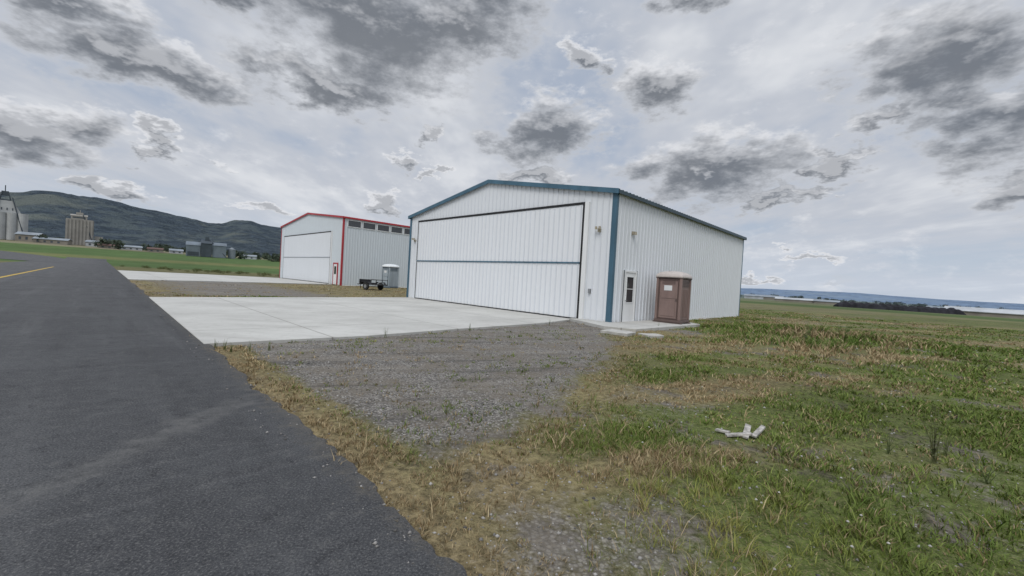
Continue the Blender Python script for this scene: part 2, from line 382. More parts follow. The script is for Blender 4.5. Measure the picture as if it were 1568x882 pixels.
# ------------------------------------------------------------------ ribbed walls
RD=.036
def ribs_x(b,x0,x1,y,ny,z0,z1,sp=.305,d=RD,off=.1):
    x=x0+off
    while x<x1-.05:
        p=lambda zz:[(x-.04,y,zz),(x+.04,y,zz),(x+.02,y+ny*d,zz),(x-.02,y+ny*d,zz)]
        b.hexa(p(z0)+p(z1)); x+=sp
def ribs_y(b,y0,y1,x,nx,z0,zf,sp=.305,d=RD,off=.1):
    y=y0+off
    while y<y1-.05:
        p=lambda zz:[(x,y-.04,zz),(x,y+.04,zz),(x+nx*d,y+.02,zz),(x+nx*d,y-.02,zz)]
        b.hexa(p(z0)+p(zf(y))); y+=sp
def hangar(A,W,L,eave,peak,trim,roofm,wall,dy0,dy1,dtop,dmid):
    e=empty('airplane_hangar',(A[0],A[1],0),ANG)
    zf=lambda y: eave+(peak-eave)*(1-abs(y-W/2)/(W/2))
    b=MB()
    for x in (0,L):
        b.face([(x,0,-.1),(x,W,-.1),(x,W,eave),(x,W/2,peak),(x,0,eave)])
    b.face([(0,0,-.1),(L,0,-.1),(L,0,eave),(0,0,eave)]); b.face([(0,W,-.1),(L,W,-.1),(L,W,eave),(0,W,eave)])
    b.obj('walls',wall,e)
    b=MB()
    ribs_x(b,0,L,0,-1,.06,eave-.02); ribs_x(b,0,L,W,1,.06,eave-.02)
    for (a,c) in ((.25,dy0-.12),(dy1+.12,W-.2)): ribs_y(b,a,c,0,-1,.06,lambda y:zf(y)-.03)
    ribs_y(b,dy0,dy1,0,-1,dtop+.12,lambda y:zf(y)-.03,off=.02)
    ribs_y(b,.1,W,L,1,.06,lambda y:zf(y)-.03)
    b.obj('siding_ribs',M['rib'] if wall is M['white'] else wall,e)
    b=MB(); ov=.14; th=.08; sl=(peak-eave)/(W/2)
    for sgn in (0,1):
        ye=-ov if sgn==0 else W+ov; ze=eave-sl*ov; yr=W/2; zr=peak
        b.hexa([(-ov,ye,ze+.01),(L+ov,ye,ze+.01),(L+ov,yr,zr+.01),(-ov,yr,zr+.01),(-ov,ye,ze+th),(L+ov,ye,ze+th),(L+ov,yr,zr+th),(-ov,yr,zr+th)])
        x=-ov+.1
        while x<L+ov-.05:
            b.hexa([(x-.05,ye,ze+th),(x+.05,ye,ze+th),(x+.05,yr,zr+th),(x-.05,yr,zr+th),(x-.03,ye,ze+th+.045),(x+.03,ye,ze+th+.045),(x+.03,yr,zr+th+.045),(x-.03,yr,zr+th+.045)])
            x+=.305
    b.obj('roof',roofm,e)
    b=MB()
    for x in (-ov-.03,L+ov+.0):
        for s in (0,1):
            ye=-ov-.02 if s==0 else W+ov+.02; ze=eave-sl*ov
            b.hexa([(x,ye,ze-.09),(x+.03,ye,ze-.09),(x+.03,W/2,peak-.09),(x,W/2,peak-.09),(x,ye,ze+th+.04),(x+.03,ye,ze+th+.04),(x+.03,W/2,peak+th+.04),(x,W/2,peak+th+.04)])
    b.obj('rake_trim',trim,e)
    ze=eave-sl*ov; b=MB()
    b.box(-ov,L+ov,-ov-.05,-ov-.003,ze-.07,ze+th-.01); b.box(-ov,L+ov,W+ov+.003,W+ov+.05,ze-.07,ze+th-.01)
    b.obj('eave_trim',trim if wall is not M['white'] else M['roofteal'],e)
    b=MB()
    b.box(-.045,-.002,-.045,.17,-.02,eave-.03); b.box(-.002,.12,-.045,-.002,-.02,eave-.03)
    b.box(-.045,-.002,W-.14,W+.045,-.02,eave-.03); b.box(-.002,.14,W+.002,W+.045,-.02,eave-.03)
    b.box(L-.10,L+.045,-.045,-.002,-.02,eave-.03)
    b.obj('corner_trim',trim,e)
    b=MB(); b.box(.13,L-.11,-.042,-.002,-.04,.05); b.obj('base_flashing',M['trimwhite'],e)
    b=MB(); b.box(-.085,-.01,dy0,dy1,.10,dmid-.02); b.box(-.085,-.01,dy0,dy1,dmid+.05,dtop); b.obj('hangar_door',M['door'],e)
    b=MB(); ribs_y(b,dy0,dy1,-.085,-1,.12,lambda y:dmid-.04); ribs_y(b,dy0,dy1,-.085,-1,dmid+.07,lambda y:dtop-.03)
    b.obj('door_ribs',M['rib'],e)
    b=MB(); b.box(-.13,-.01,dy0,dy1,dmid-.015,dmid+.045); b.obj('door_mid_rail',trim if wall is M['white'] else M['shedg'],e)
    b=MB(); b.box(-.11,-.005,dy0-.12,dy1+.06,dtop+.003,dtop+.11); b.box(-.11,-.005,dy0-.12,dy0-.003,.0,dtop); b.box(-.10,-.01,dy0,dy1,.035,.097)
    b.box(-.10,-.005,dy1+.003,dy1+.05,.0,dtop)
    b.obj('door_seal',M['black'],e)
    b=MB(); b.box(-.13,-.003,dy0-.34,dy0-.125,.0,dtop+.1); b.obj('door_jamb',M['trimwhite'],e)
    return e
h1=hangar(A,W1,L1,5.58,7.0,M['teal'],M['roofteal'],M['white'],1.62,14.95,5.17,2.56)
def mandoor(e,x0,x1,h):
    b=MB(); b.box(x0-.08,x0,-.07,-.003,.08,h+.08); b.box(x1,x1+.08,-.07,-.003,.08,h+.08); b.box(x0,x1,-.07,-.003,h,h+.08); b.box(x0-.1,x1+.1,-.12,-.003,.05,.078)
    b.obj('entry_door_frame',M['trimwhite'],e)
    b=MB(); b.box(x0+.01,x1-.01,-.045,-.003,.085,h-.005); b.obj('entry_door',M['trimwhite'],e)
    w=(x1-x0); gx0=x0+w*.2; gx1=x1-w*.2
    b=MB(); b.box(gx0,gx1,-.052,-.0455,.95,h-.2); b.obj('entry_door_window',M['glass'],e)
    b=MB(); b.box(gx0-.04,gx0,-.062,-.0455,.91,h-.16); b.box(gx1,gx1+.04,-.062,-.0455,.91,h-.16); b.box(gx0,gx1,-.062,-.0455,.91,.949); b.box(gx0,gx1,-.062,-.0455,h-.199,h-.16)
    b.box(gx0,gx1,-.060,-.0525,1.52,1.55)
    b.obj('window_frame',M['trimwhite'],e)
    b=MB(); b.box(x0-.10,x0-.082,-.075,-.04,.08,h+.1); b.box(x1+.082,x1+.10,-.075,-.04,.08,h+.1); b.obj('frame_edge',M['dkfar'],e)
    b=MB(); b.rod((x0+.1,-.045,1.03),(x0+.1,-.10,1.03),.014,8); b.rod((x0+.1,-.10,1.03),(x0+.2,-.10,1.03),.012,8); b.obj('door_handle',M['steel'],e)
mandoor(h1,.98,1.92,2.26)
def lamp(e,p,axis):
    b=MB(); x,y,z=p
    if axis=='x': b.box(x-.10,x-.003,y-.07,y+.07,z-.06,z+.08); b.cyl((x-.19,y-.09,z+.04),.055,.12,10); b.cyl((x-.19,y+.09,z+.04),.055,.12,10); b.rod((x-.05,y,z),(x-.19,y,z+.08),.02)
    else: b.box(x-.07,x+.07,y-.12,y-.003,z-.05,z+.09); b.cyl((x,y-.17,z-.06),.07,.13,10,r2=.05)
    b.obj('wall_lamp',M['brass'],e)
lamp(h1,(0,.72,3.98),'x'); lamp(h1,(0,15.4,3.95),'x'); lamp(h1,(1.45,0,4.0),'y')
b=MB(); b.box(-.10,-.003,1.0,1.10,1.25,1.45); b.obj('switch_box',M['steel'],h1)
h2_=hangar(A2,W2,L2,7.55,8.75,M['red'],M['red'],M['white2'],3.1,20.1,6.05,3.1)
b=MB(); x=.5
while x<21:
    b.box(x,x+1.45,-.05,-.003,6.62,7.28); x+=1.75
b.obj('clerestory_windows',M['glass'],h2_)
f=MB(); x=.5
while x<21:
    f.box(x-.07,x,-.07,-.003,6.55,7.35); f.box(x+1.45,x+1.52,-.07,-.003,6.55,7.35); f.box(x,x+1.45,-.07,-.003,6.55,6.617); f.box(x,x+1.45,-.07,-.003,7.283,7.35); x+=1.75
f.obj('window_frames',M['trimwhite'],h2_)
b=MB(); b.box(-.08,-.003,1.0,1.95,.05,2.35); b.obj('entry_door',M['trimwhite'],h2_)
b=MB(); b.box(-.10,-.003,.85,.997,.0,2.5); b.box(-.10,-.003,1.953,2.1,.0,2.5); b.box(-.10,-.003,1.0,1.95,2.353,2.5); b.obj('entry_door_frame',M['red'],h2_)
b=MB(); b.box(-.0-.09,-.082,1.2,1.75,1.2,2.1); b.obj('entry_door_window',M['glass'],h2_)
# ------------------------------------------------------------------ portable toilets
def toilet(loc,ang,sc,body,dark,roof):
    e=empty('portable_toilet',loc,ang); e.scale=(sc,sc,sc)
    b=MB(); b.box(-.6,.6,-.6,.6,.05,.16); b.box(-.58,-.42,-.66,.66,0,.05); b.box(.42,.58,-.66,.66,0,.05); b.obj('base_skid',dark,e,bevel=.015)
    b=MB(); b.box(-.54,.54,-.54,.54,.16,2.02); b.obj('cabin_walls',body,e,bevel=.03)
    b=MB()
    for sx in (-1,1):
        for sy in (-1,1):
            cx=sx*.53; cy=sy*.53; b.box(cx-.055,cx+.055,cy-.055,cy+.055,.16,2.05)
    b.obj('corner_posts',body,e,bevel=.02)
    b=MB(); b.box(-.575,-.542,-.41,.41,.22,1.93); b.obj('toilet_door',body,e,bevel=.012)
    b=MB(); b.box(-.592,-.577,-.33,.33,.32,.98); b.box(-.592,-.577,-.33,.33,1.12,1.42); b.obj('door_panels',body,e,bevel=.01)
    b=MB()
    for s in (-.425,.425): b.box(-.60,-.542,s-.012,s+.012,.2,1.96)
    b.box(-.60,-.542,-.41,.41,1.935,1.96); b.box(-.60,-.577,-.395,-.33,1.0,1.12)
    for k in range(4): b.box(-.583,-.5765,-.3,.3,1.76+k*.04,1.775+k*.04)
    b.obj('door_gaps',dark,e)
    b=MB(); b.box(-.584,-.577,-.16,.20,1.47,1.70); b.obj('door_sign',M['trimwhite'],e)
    b=MB()
    for k in range(5):
        yy=-.36+k*.18
        b.box(yy-.035,yy+.035,-.562,-.542,.3,1.55); b.box(yy-.035,yy+.035,.542,.562,.3,1.55); b.box(.542,.562,yy-.035,yy+.035,.3,1.55)
    b.obj('side_ribs',body,e,bevel=.01)
    b=MB()
    for k in range(4):
        z=1.68+k*.07; b.box(-.4,.4,-.56,-.542,z,z+.035); b.box(-.4,.4,.542,.56,z,z+.035); b.box(.542,.56,-.4,.4,z,z+.035)
    b.box(-.6,.6,-.6,.6,2.02,2.07)
    b.obj('vent_louvres',dark,e)
    V=[];F=[]; n=12
    prof=[(.64,2.07),(.64,2.12),(.60,2.20),(.50,2.29),(.30,2.35),(.05,2.37)]
    for (r,z) in prof:
        for i in range(4*n):
            t=2*math.pi*i/(4*n); c,s=math.cos(t),math.sin(t); k=1/max(abs(c),abs(s)); k=k*.75+.25*1.12
            V.append((r*c*k,r*s*k,z))
    m4=4*n
    for j in range(len(prof)-1):
        for i in range(m4): F.append((j*m4+i,j*m4+(i+1)%m4,(j+1)*m4+(i+1)%m4,(j+1)*m4+i))
    F.append(tuple((len(prof)-1)*m4+i for i in range(m4)))
    b=MB(); b.v=V; b.f=F; b.obj('domed_roof',roof,e)
    b=MB(); b.cyl((.4,.38,2.1),.045,.30,10); b.obj('vent_pipe',dark,e)
    return e
toilet((7.45,19.0,.10),ANG+R(2),1.0,M['brown'],M['brownd'],M['roofp'])
toilet((-13.9,46.8,.0),ANG+R(8),1.14,M['greyp'],M['greypd'],M['whitep'])
# ------------------------------------------------------------------ utility trailer
e=empty('utility_trailer',(-13.0,38.6,0),R(150))
b=MB()
b.box(-1.1,1.1,-.7,.7,.48,.55)
for s in (-.7,.7):
    b.rod((-1.1,s,.95),(1.1,s,.95),.025)
    for x in (-1.1,-.37,.37,1.1): b.rod((x,s,.5),(x,s,.95),.022)
b.rod((-1.1,-.7,.95),(-1.1,.7,.95),.025)
b.rod((1.1,-.6,.5),(2.0,0,.45),.035); b.rod((1.1,.6,.5),(2.0,0,.45),.035); b.rod((1.9,0,.45),(2.2,0,.45),.04); b.rod((1.75,0,.05),(1.75,0,.85),.03)
b.rod((0,-.9,.34),(0,.9,.34),.03)
for s in (-1,1):
    y0=s*.74; y1=s*.98; ya,yb=min(y0,y1),max(y0,y1)
    b.box(-.45,.45,ya,yb,.72,.75); b.hexa([(-.62,ya,.5),(-.45,ya,.72),(-.45,yb,.72),(-.62,yb,.5),(-.65,ya,.5),(-.45,ya,.75),(-.45,yb,.75),(-.65,yb,.5)])
    b.hexa([(.45,ya,.72),(.62,ya,.5),(.62,yb,.5),(.45,yb,.72),(.45,ya,.75),(.65,ya,.5),(.65,yb,.5),(.45,yb,.75)])
b.obj('frame',M['blackp'],e)
b=MB(); b.cyl((0,.76,.34),.34,.19,24,'y'); b.cyl((0,-.95,.34),.34,.19,24,'y'); b.obj('tyres',M['tyre'],e,bevel=.03)
b=MB(); b.cyl((0,.951,.34),.17,.012,16,'y'); b.cyl((0,-.965,.34),.17,.012,16,'y'); b.obj('wheel_rims',M['steel'],e)
b=MB(); b.box(1.1,1.13,-.65,.65,.5,.95); b.box(.1,.9,-.5,.5,.552,.66); b.obj('load',M['blackp'],e)
# ------------------------------------------------------------------ distant structures
def shed(name,x,y,w,d,h,rh,ang,wm,rm,win=True):
    z=float(zt(x,y))-.3; e=empty(name,(x,y,z),ang)
    b=MB(); 
    for s in (-1,1): b.face([(s*w/2,-d/2,0),(s*w/2,d/2,0),(s*w/2,d/2,h),(s*w/2,0,h+rh),(s*w/2,-d/2,h)])
    for s in (-1,1): b.face([(-w/2,s*d/2,0),(w/2,s*d/2,0),(w/2,s*d/2,h),(-w/2,s*d/2,h)])
    b.obj('walls',wm,e)
    b=MB(); o=.5
    for s in (-1,1):
        ye=s*(d/2+o); ze=h-rh*2/d*o
        b.hexa([(-w/2-o,ye,ze+.03),(w/2+o,ye,ze+.03),(w/2+o,0,h+rh+.03),(-w/2-o,0,h+rh+.03),(-w/2-o,ye,ze+.3),(w/2+o,ye,ze+.3),(w/2+o,0,h+rh+.3),(-w/2-o,0,h+rh+.3)])
    b.obj('roof',rm,e)
    if win:
        b=MB(); k=-w/2+2
        while k<w/2-2: b.box(k,k+1.4,-d/2-.06,-d/2-.01,h*.3,h*.7); k+=4
        b.obj('windows',M['dkfar'],e)
    return e
def place(tanr,Yd): return tanr*Yd,Yd
x,y=place(-1.235,350); z=float(zt(x,y)); e=empty('grain_elevator',(x,y,z),R(50))
b=MB()
for i in range(4):
    for j in range(2): b.cyl((-9+i*6,-3+j*6,0),3.15,23,20)
b.box(-9,9,-3,3,0,23); b.obj('silos',M['conc_far'],e)
b=MB(); b.hexa([(-8,-3.5,23),(8,-3.5,23),(8,3.5,23),(-8,3.5,23),(-5.5,-2.8,33),(3.5,-2.8,33),(3.5,2.8,33),(-5.5,2.8,33)]); b.box(-12,-9.5,-2,2,0,28); b.obj('headhouse',M['conc_far'],e)
b=MB(); b.box(-4.2,2.2,-2.2,2.2,33,34)
for sx in(-1,1):
    for sy in(-1,1): b.rod((-1+sx*3,sy*2,34),(-1+sx*1.5,sy*1.2,41),.4)
b.box(-3,1,-1.5,1.5,37.5,41); b.rod((-1,0,41),(-1,0,46),.3); b.rod((-9,-6.3,0),(-4,-3,36),.4); b.rod((9,-6.3,8),(3,-3,36),.4)
for k in range(4): b.box(-6+k*3,-5.4+k*3,-3.6+k*.05,-3.2,25,27)
b.obj('leg_tower',M['dkfar'],e)
x,y=place(-1.056,370); z=float(zt(x,y)); e=empty('grain_silo_tower',(x,y,z),R(45))
b=MB(); b.box(-8.5,8.5,-4,4,0,23); 
for k in range(8): b.box(-8.3+k*2.2,-7.2+k*2.2,-4.45,-4.003,0,22.5)
for k in range(3): b.box(8.503,8.9,-3.6+k*2.7,-2.2+k*2.7,0,22.5)
b.box(9.5,15,-2,3,0,9); b.obj('silos',M['conc_tan'],e)
b=MB(); b.box(-5.5,4.5,-2.8,2.8,23,26); b.gable(-5.9,4.9,-3.1,3.1,26,27.4); b.box(-2.5,2,-1.5,1.5,26.5,29.2); b.rod((0,0,29),(0,0,31.5),.25); b.obj('headhouse',M['conc_tan'],e)
b=MB(); b.box(-4.5,3.5,-2.86,-2.805,24.0,25.0); b.rod((9.2,-5.0,0),(2,-3,27),.35); b.obj('windows_and_spout',M['dkfar'],e)
x,y=place(-.745,330); z=float(zt(x,y)); e=empty('grain_warehouse',(x,y,z),R(36))
b=MB(); b.box(-13,-4,-5,5,0,8.5); b.gable(-13.3,-3.9,-5.3,5.3,8.5,11.5); b.box(3.5,12.5,-5,5,0,9.5); b.gable(3.3,12.9,-5.3,5.3,9.5,12); b.obj('storage_blocks',M['bin'],e)
b=MB(); b.box(-3.7,3.2,-6,6,0,10.5); b.gable(-3.9,3.25,-6.3,6.3,10.5,13.5); b.box(-1.4,1.2,-1.5,1.5,12,16); b.rod((13.5,-6,0),(0,-1,15.5),.3); b.box(-12,-5,-5.1,-5.003,.5,3.5); b.obj('headhouse',M['dkfar'],e)
b=MB(); b.cyl((16.5,1,0),2.6,7.5,20); b.cyl((16.5,1,7.5),2.7,1.6,20,r2=.3); b.obj('hopper_bin',M['shedg'],e)
for k,(tr,Yd,w,d,h,rh,wm,rm) in enumerate([(-1.12,345,20,9,3.6,1.5,'shedt','shedg'),(-.985,350,12,8,2.6,1.2,'shedt','shedr'),(-.93,362,14,9,2.6,1.2,'shedw','shedg'),
    (-.87,356,10,8,2.6,1.2,'shedt','shedr'),(-.82,365,9,8,2.6,1.3,'shedw','shedg'),(-.64,372,10,8,2.6,1.2,'shedw','shedg'),(-1.175,350,14,9,6,2,'shedt','shedg'),(-1.02,368,9,7,4,1.5,'shedw','shedg')]):
    x,y=place(tr,Yd); shed('farm_building',x,y,w,d,h,rh,R(random.uniform(25,60)),M[wm],M[rm])
for (tr,Yd,w,d,h,rh,ang,wm,rm) in [(1.145,195,24,12,2.2,1.7,-48,'shedt','shedw'),(1.04,215,9,7,2.2,1.2,-45,'shedt','shedg'),(.70,345,34,10,2.2,1.2,-35,'shedt','shedw'),(.765,330,16,8,2.2,1.1,-38,'shedt','shedg'),
     (.635,400,16,9,3,1.4,-30,'shedt','shedg'),(.60,430,26,12,3,1.5,-30,'shedw','shedg')]:
    x,y=place(tr,Yd); shed('farm_warehouse',x,y,w,d,h,rh,R(ang),M[wm],M[rm],False)
b=MB(); n=80; P0=Vector((161,204,0)); P1=Vector((209,191,0)); nrm=Vector((.2,.98,0))
rows=[]
for i in range(n+1):
    c=P0.lerp(P1,i/n); hgt=2.7+.35*math.sin(i*1.3)+random.uniform(-.25,.25); hgt*=min(1,.3+i/4,.3+(n-i)/4); z0=float(zt(c.x,c.y))-.2
    pr=[(-3.2,0),(-2.4,.75),(-1.0,1),(1.0,1),(2.4,.75),(3.2,0)]
    rows.append([(c.x+nrm.x*a,c.y+nrm.y*a,z0+hgt*q_) for a,q_ in pr])
for i in range(n):
    for j in range(5): b.face([rows[i][j],rows[i+1][j],rows[i+1][j+1],rows[i][j+1]])
b.face(rows[0]); b.face(rows[-1]); b.obj('tarped_hay_stack',M['tarp'])
def treeline(name,pts,base,n=200):
    V=[];C=[]
    for (x,y,h,w) in pts:
        z0=float(zt(x,y))
        th=rng.uniform(0,2*np.pi,n); rad=np.sqrt(rng.uniform(0,1,n)); zz=rng.uniform(.05,1,n)
        lob=.65+.225*np.sin(th*3+x); sil=np.sin(np.clip(zz,.05,1)*np.pi*.93)**.6
        px=x+np.cos(th)*rad*w*.5*sil*lob*1.3; py=y+np.sin(th)*rad*w*.5*sil*lob*1.3; pz=z0+zz*h
        s=h*.11; c=np.stack([px,py,pz],1)
        V.append((c[:,None,:]+rng.normal(0,s,(n,3,3))).reshape(-1,3))
        sh=rng.uniform(.6,1.35,n)[:,None]*np.array(base)[None]*rng.uniform(.8,1.2); C.append(np.repeat(sh,3,axis=0))
    V=np.vstack(V); C=np.vstack(C); F=np.arange(len(V)).reshape(-1,3)
    return npmesh(name,V,[F],M['leaf'],{'col':C})
pts=[]
for i in range(170):
    tr=random.uniform(-1.5,-.52); Yd=random.uniform(340,470)
    if abs(tr+.745)<.05 or abs(tr+1.056)<.04 or abs(tr+1.235)<.04: Yd=max(Yd,420)
    h=random.uniform(2.5,7); pts.append((tr*Yd,Yd,h,h*random.uniform(1.1,2.4)))
treeline('distant_tree_line',pts,(.06,.08,.055))
pts=[]
for i in range(130):
    tr=random.uniform(.5,1.5); Yd=random.uniform(380,900); h=random.uniform(2,5.5)*Yd/600; pts.append((tr*Yd,Yd,h,h*random.uniform(1.5,4)))
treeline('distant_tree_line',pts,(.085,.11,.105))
pts=[]
for i in range(40):
    tr=random.uniform(-.95,-.5); Yd=random.uniform(66,84); h=random.uniform(.2,.5); pts.append((tr*Yd,Yd,h,h*4))
treeline('roadside_shrubs',pts,(.10,.11,.04))
# ------------------------------------------------------------------ mountains
def mountain(name,az0,az1,nc,ratio,D,d0,d1,nrw,mat,rough=.10,seed=0):
    az=np.radians(np.linspace(az0,az1,nc)); k=np.linspace(0,1,nrw)
    AZ,K=np.meshgrid(az,k); D_=d0+(d1-d0)*K
    kr=(D-d0)/(d1-d0)
    H=np.interp(np.degrees(AZ),ratio[0],ratio[1])*D*np.cos(np.clip(AZ,-1.3,1.3))
    prof=np.where(K<kr,sst(0,1,K/kr)**.8,1-.5*sst(0,1,(K-kr)/(1-kr)))
    x=D_*np.sin(AZ); y=D_*np.cos(AZ); nz=fbm(x/900,y/900,seed,6)-.5; rid=np.abs(fbm(x/600+3,y/600,seed+5,5)-.5)*2
    z=zt(x,y)*(1-prof)*1.0-15*(K==0)+H*prof*(1+nz*.15)+H*rough*(nz*2.2-rid*1.3+.3)*np.sin(np.clip(prof,0,1)*np.pi*.85)
    ids=np.arange(nrw*nc).reshape(nrw,nc); q=np.stack([ids[:-1,:-1],ids[:-1,1:],ids[1:,1:],ids[1:,:-1]],-1).reshape(-1,4)
    return npmesh(name,np.stack([x.ravel(),y.ravel(),z.ravel()],1),[q],mat,smooth=True)
def hillmat(name,dark,light,mid,s=.0016,thr=(.55,.66)):
    m,nt,b=newmat(name); g=N(nt); tc=g.n('ShaderNodeTexCoord').outputs['Object']
    n=g.noise(tc,s,6,.62); f=g.noise(tc,s*14,5,.7); w=g.noise(g.mapping(tc,(1,1,2.5)),s*4,6,.65)
    c=g.mix(g.mr(f,.3,.7),tuple(q*.7 for q in dark),tuple(q*1.35 for q in dark)); c=g.mix(g.mr(w,.50,.60),c,mid); c=g.mix(g.math('MULTIPLY',g.mr(n,*thr),.8),c,light)
    g.l(c,b.inputs['Base Color']); b.inputs['Roughness'].default_value=1; b.inputs['Specular IOR Level'].default_value=0
    g.l(g.bump(f,1.0,60),b.inputs['Normal']); return m
mountain('mountain_ridge',-100,2,420,([-100,-70,-58,-51.4,-50.3,-49.2,-48,-46.8,-44.5,-43.1,-41,-39,-37.6,-36.6,-35.4,-34.2,-32.8,-31.5,-30,-20,-8,2],[.06,.11,.135,.137,.138,.143,.142,.134,.129,.120,.116,.107,.099,.091,.092,.101,.103,.096,.090,.06,.02,.0]),5000,2300,6500,90,
    hillmat('haze_tinted_forest_mountain',(.072,.092,.112),(.18,.20,.18),(.11,.135,.145)),.16)  # forest colours carry a bluish aerial haze painted into the material
mountain('distant_hills',8,75,260,([8,20,28,34,40,46,51,60,75],[.004,.010,.013,.017,.019,.015,.015,.012,.004]),16000,12000,19000,24,
    hillmat('haze_blue_distant_hills',(.15,.205,.29),(.20,.255,.32),(.17,.225,.30),.0004),.02,4)  # blue of the hills is distance haze put into their base colour
# ------------------------------------------------------------------ grass blades
excl=[AP1,AP2,WALK,corner(A,W1,L1,.05),corner(A2,W2,L2,.05)]
def excluded(x,y,m=.0):
    e=tdist(x,y)<m
    for P in excl: e|=inpoly(x,y,P)
    return e
def sample(n,r0,r1,a0,a1,k):
    u=rng.uniform(0,1,n); c0=math.log(1+(r0/k)**2); c1=math.log(1+(r1/k)**2)
    r=k*np.sqrt(np.exp(c0+(c1-c0)*u)-1); a=np.radians(rng.uniform(a0,a1,n)); return r*np.sin(a),r*np.cos(a),r
NT=105000
x,y,r=sample(NT,.9,52,-62,74,3.6)
ex=excluded(x,y,-.09)
g_,d_,l_=masks(x,y)
n0=fbm(x*1.6,y*1.6,21,4); n1=fbm(x*.35,y*.35,31,4); n9=fbm(x*5,y*5,91,3)
p=1-.88*sst(.15,.62,g_+(n0-.5)*1.4)
p*=.10+.90*sst(.40,.56,n0*.6+n9*.4)
p*=1-.45*sst(.5,1,d_)
keep=(~ex)&(rng.uniform(0,1,NT)<p)
x,y,r,g_,d_,l_,n0,n1,n9=[q[keep] for q in (x,y,r,g_,d_,l_,n0,n1,n9)]
nt_=len(x); nb=7
yel=np.exp(-(((x-1.35)/.8)**2+((y-2.8)/.8)**2))
th=.016+.030*sst(.42,.65,n0)+.012*n1+.20*l_*(.4+n0)+.075*yel*(n9>.5)+.012*rng.random(nt_)
th+= (rng.random(nt_)<.025)*.07
th=th*(1-.25*sst(.3,.9,d_))*(1-.3*(g_>.4))
tall=np.repeat(th,nb)*rng.uniform(.5,1.5,nt_*nb)
R_=np.repeat(r,nb); spread=.016+.0045*R_
ang=rng.uniform(0,2*np.pi,nt_*nb); off=np.abs(rng.normal(0,1,nt_*nb))*spread
bx=np.repeat(x,nb)+np.cos(ang)*off; by=np.repeat(y,nb)+np.sin(ang)*off
lean=rng.uniform(.2,1.5,nt_*nb)*tall; la=ang+rng.normal(0,.9,nt_*nb); lx=np.cos(la)*lean; ly=np.sin(la)*lean
wd=(.0012+.0008*R_)*rng.uniform(.6,1.3,nt_*nb)*(1-.35*np.repeat(yel,nb)); pa=rng.uniform(0,np.pi,nt_*nb); wx=np.cos(pa)*wd; wy=np.sin(pa)*wd
def gz(x,y):
    b=(fbm(x*.6,y*.6,3)-.5)*.10*np.clip(tdist(x,y)-.1,0,1); gg=masks(x,y)[0]
    return zt(x,y)+b*(1-np.clip(gg*1.3,0,1))*(1-sst(60,140,np.hypot(x,y)))-.014+.16*np.exp(-(((x-13.2)/3.5)**2+((y-17.2)/3)**2))
bz=gz(bx,by)
v0=np.stack([bx-wx,by-wy,bz-.004],1); v1=np.stack([bx+wx,by+wy,bz-.004],1)
v2=np.stack([bx+wx*.7+lx*.35,by+wy*.7+ly*.35,bz+tall*.6],1); v3=np.stack([bx-wx*.7+lx*.35,by-wy*.7+ly*.35,bz+tall*.6],1)
v4=np.stack([bx+lx,by+ly,bz+tall],1)
V=np.stack([v0,v1,v2,v3,v4],1).reshape(-1,3); nbt=nt_*nb; i=np.arange(nbt)*5
Q=np.stack([i,i+1,i+2,i+3],1); T=np.stack([i+3,i+2,i+4],1)
dr=np.repeat(np.clip(d_*1.1+(n1-.5)*.8+(n9-.5)*.6,0,1),nb); isdry=rng.random(nbt)<np.clip(dr*.95+.10,0,1)
k1=rng.uniform(0,1,nbt)[:,None]
gcol=np.array([.080,.130,.022])*(1-k1)+np.array([.180,.222,.055])*k1
yl=np.repeat(yel,nb)[:,None]; gcol=gcol*(1-yl*.75)+np.array([.29,.275,.075])*yl*.75
ll=np.repeat(l_,nb)[:,None]; gcol=gcol*(1-ll*.75)+np.array([.075,.14,.02])*ll*.75
dcol=np.array([.21,.145,.072])*(1-k1)+np.array([.41,.33,.20])*k1
C=np.where(isdry[:,None],dcol,gcol)*rng.uniform(.75,1.2,nbt)[:,None]
C=C*np.repeat(.72+.56*n1,nb)[:,None]
npmesh('grass',V,[Q,T],M['attr'],{'col':np.repeat(C,5,axis=0)})
# ------------------------------------------------------------------ gravel stones
NS=26000
x,y,r=sample(NS,1.2,22,-52,60,3.0); g_,d_,l_=masks(x,y)
keep=(~excluded(x,y,-.0))&(rng.random(NS)<np.clip(g_*.9+.06,0,1))
keep|=(tdist(x,y)>-.35)&(tdist(x,y)<0)&(rng.random(NS)<.15)&(~inpoly(x,y,AP1))
x,y,r=[q[keep] for q in (x,y,r)]
n=len(x); s=(.005+.010*rng.random(n)**2.5)*(1+.06*r); base=np.array([[1,0,0],[0,1,0],[-1,0,0],[0,-1,0],[0,0,.7],[0,0,-.7]],float)
V=base[None]*s[:,None,None]*rng.uniform(.6,1.4,(n,6,1)); a=rng.uniform(0,6.28,n); ca,sa=np.cos(a)[:,None],np.sin(a)[:,None]
onroad=(tdist(x,y)<0)
Vx=V[:,:,0]*ca-V[:,:,1]*sa+x[:,None]; Vy=V[:,:,0]*sa+V[:,:,1]*ca+y[:,None]; Vz=V[:,:,2]+np.where(onroad,.03,gz(x,y))[:,None]+s[:,None]*.25
V=np.stack([Vx,Vy,Vz],-1).reshape(-1,3); o=np.arange(n)[:,None,None]*6
fc=np.array([[0,1,4],[1,2,4],[2,3,4],[3,0,4],[1,0,5],[2,1,5],[3,2,5],[0,3,5]])
F=(fc[None]+o).reshape(-1,3); c=rng.uniform(.08,.38,n)[:,None]*np.array([1,.96,.91])
npmesh('gravel',V,[F],M['stone'],{'col':np.repeat(c,6,axis=0)})
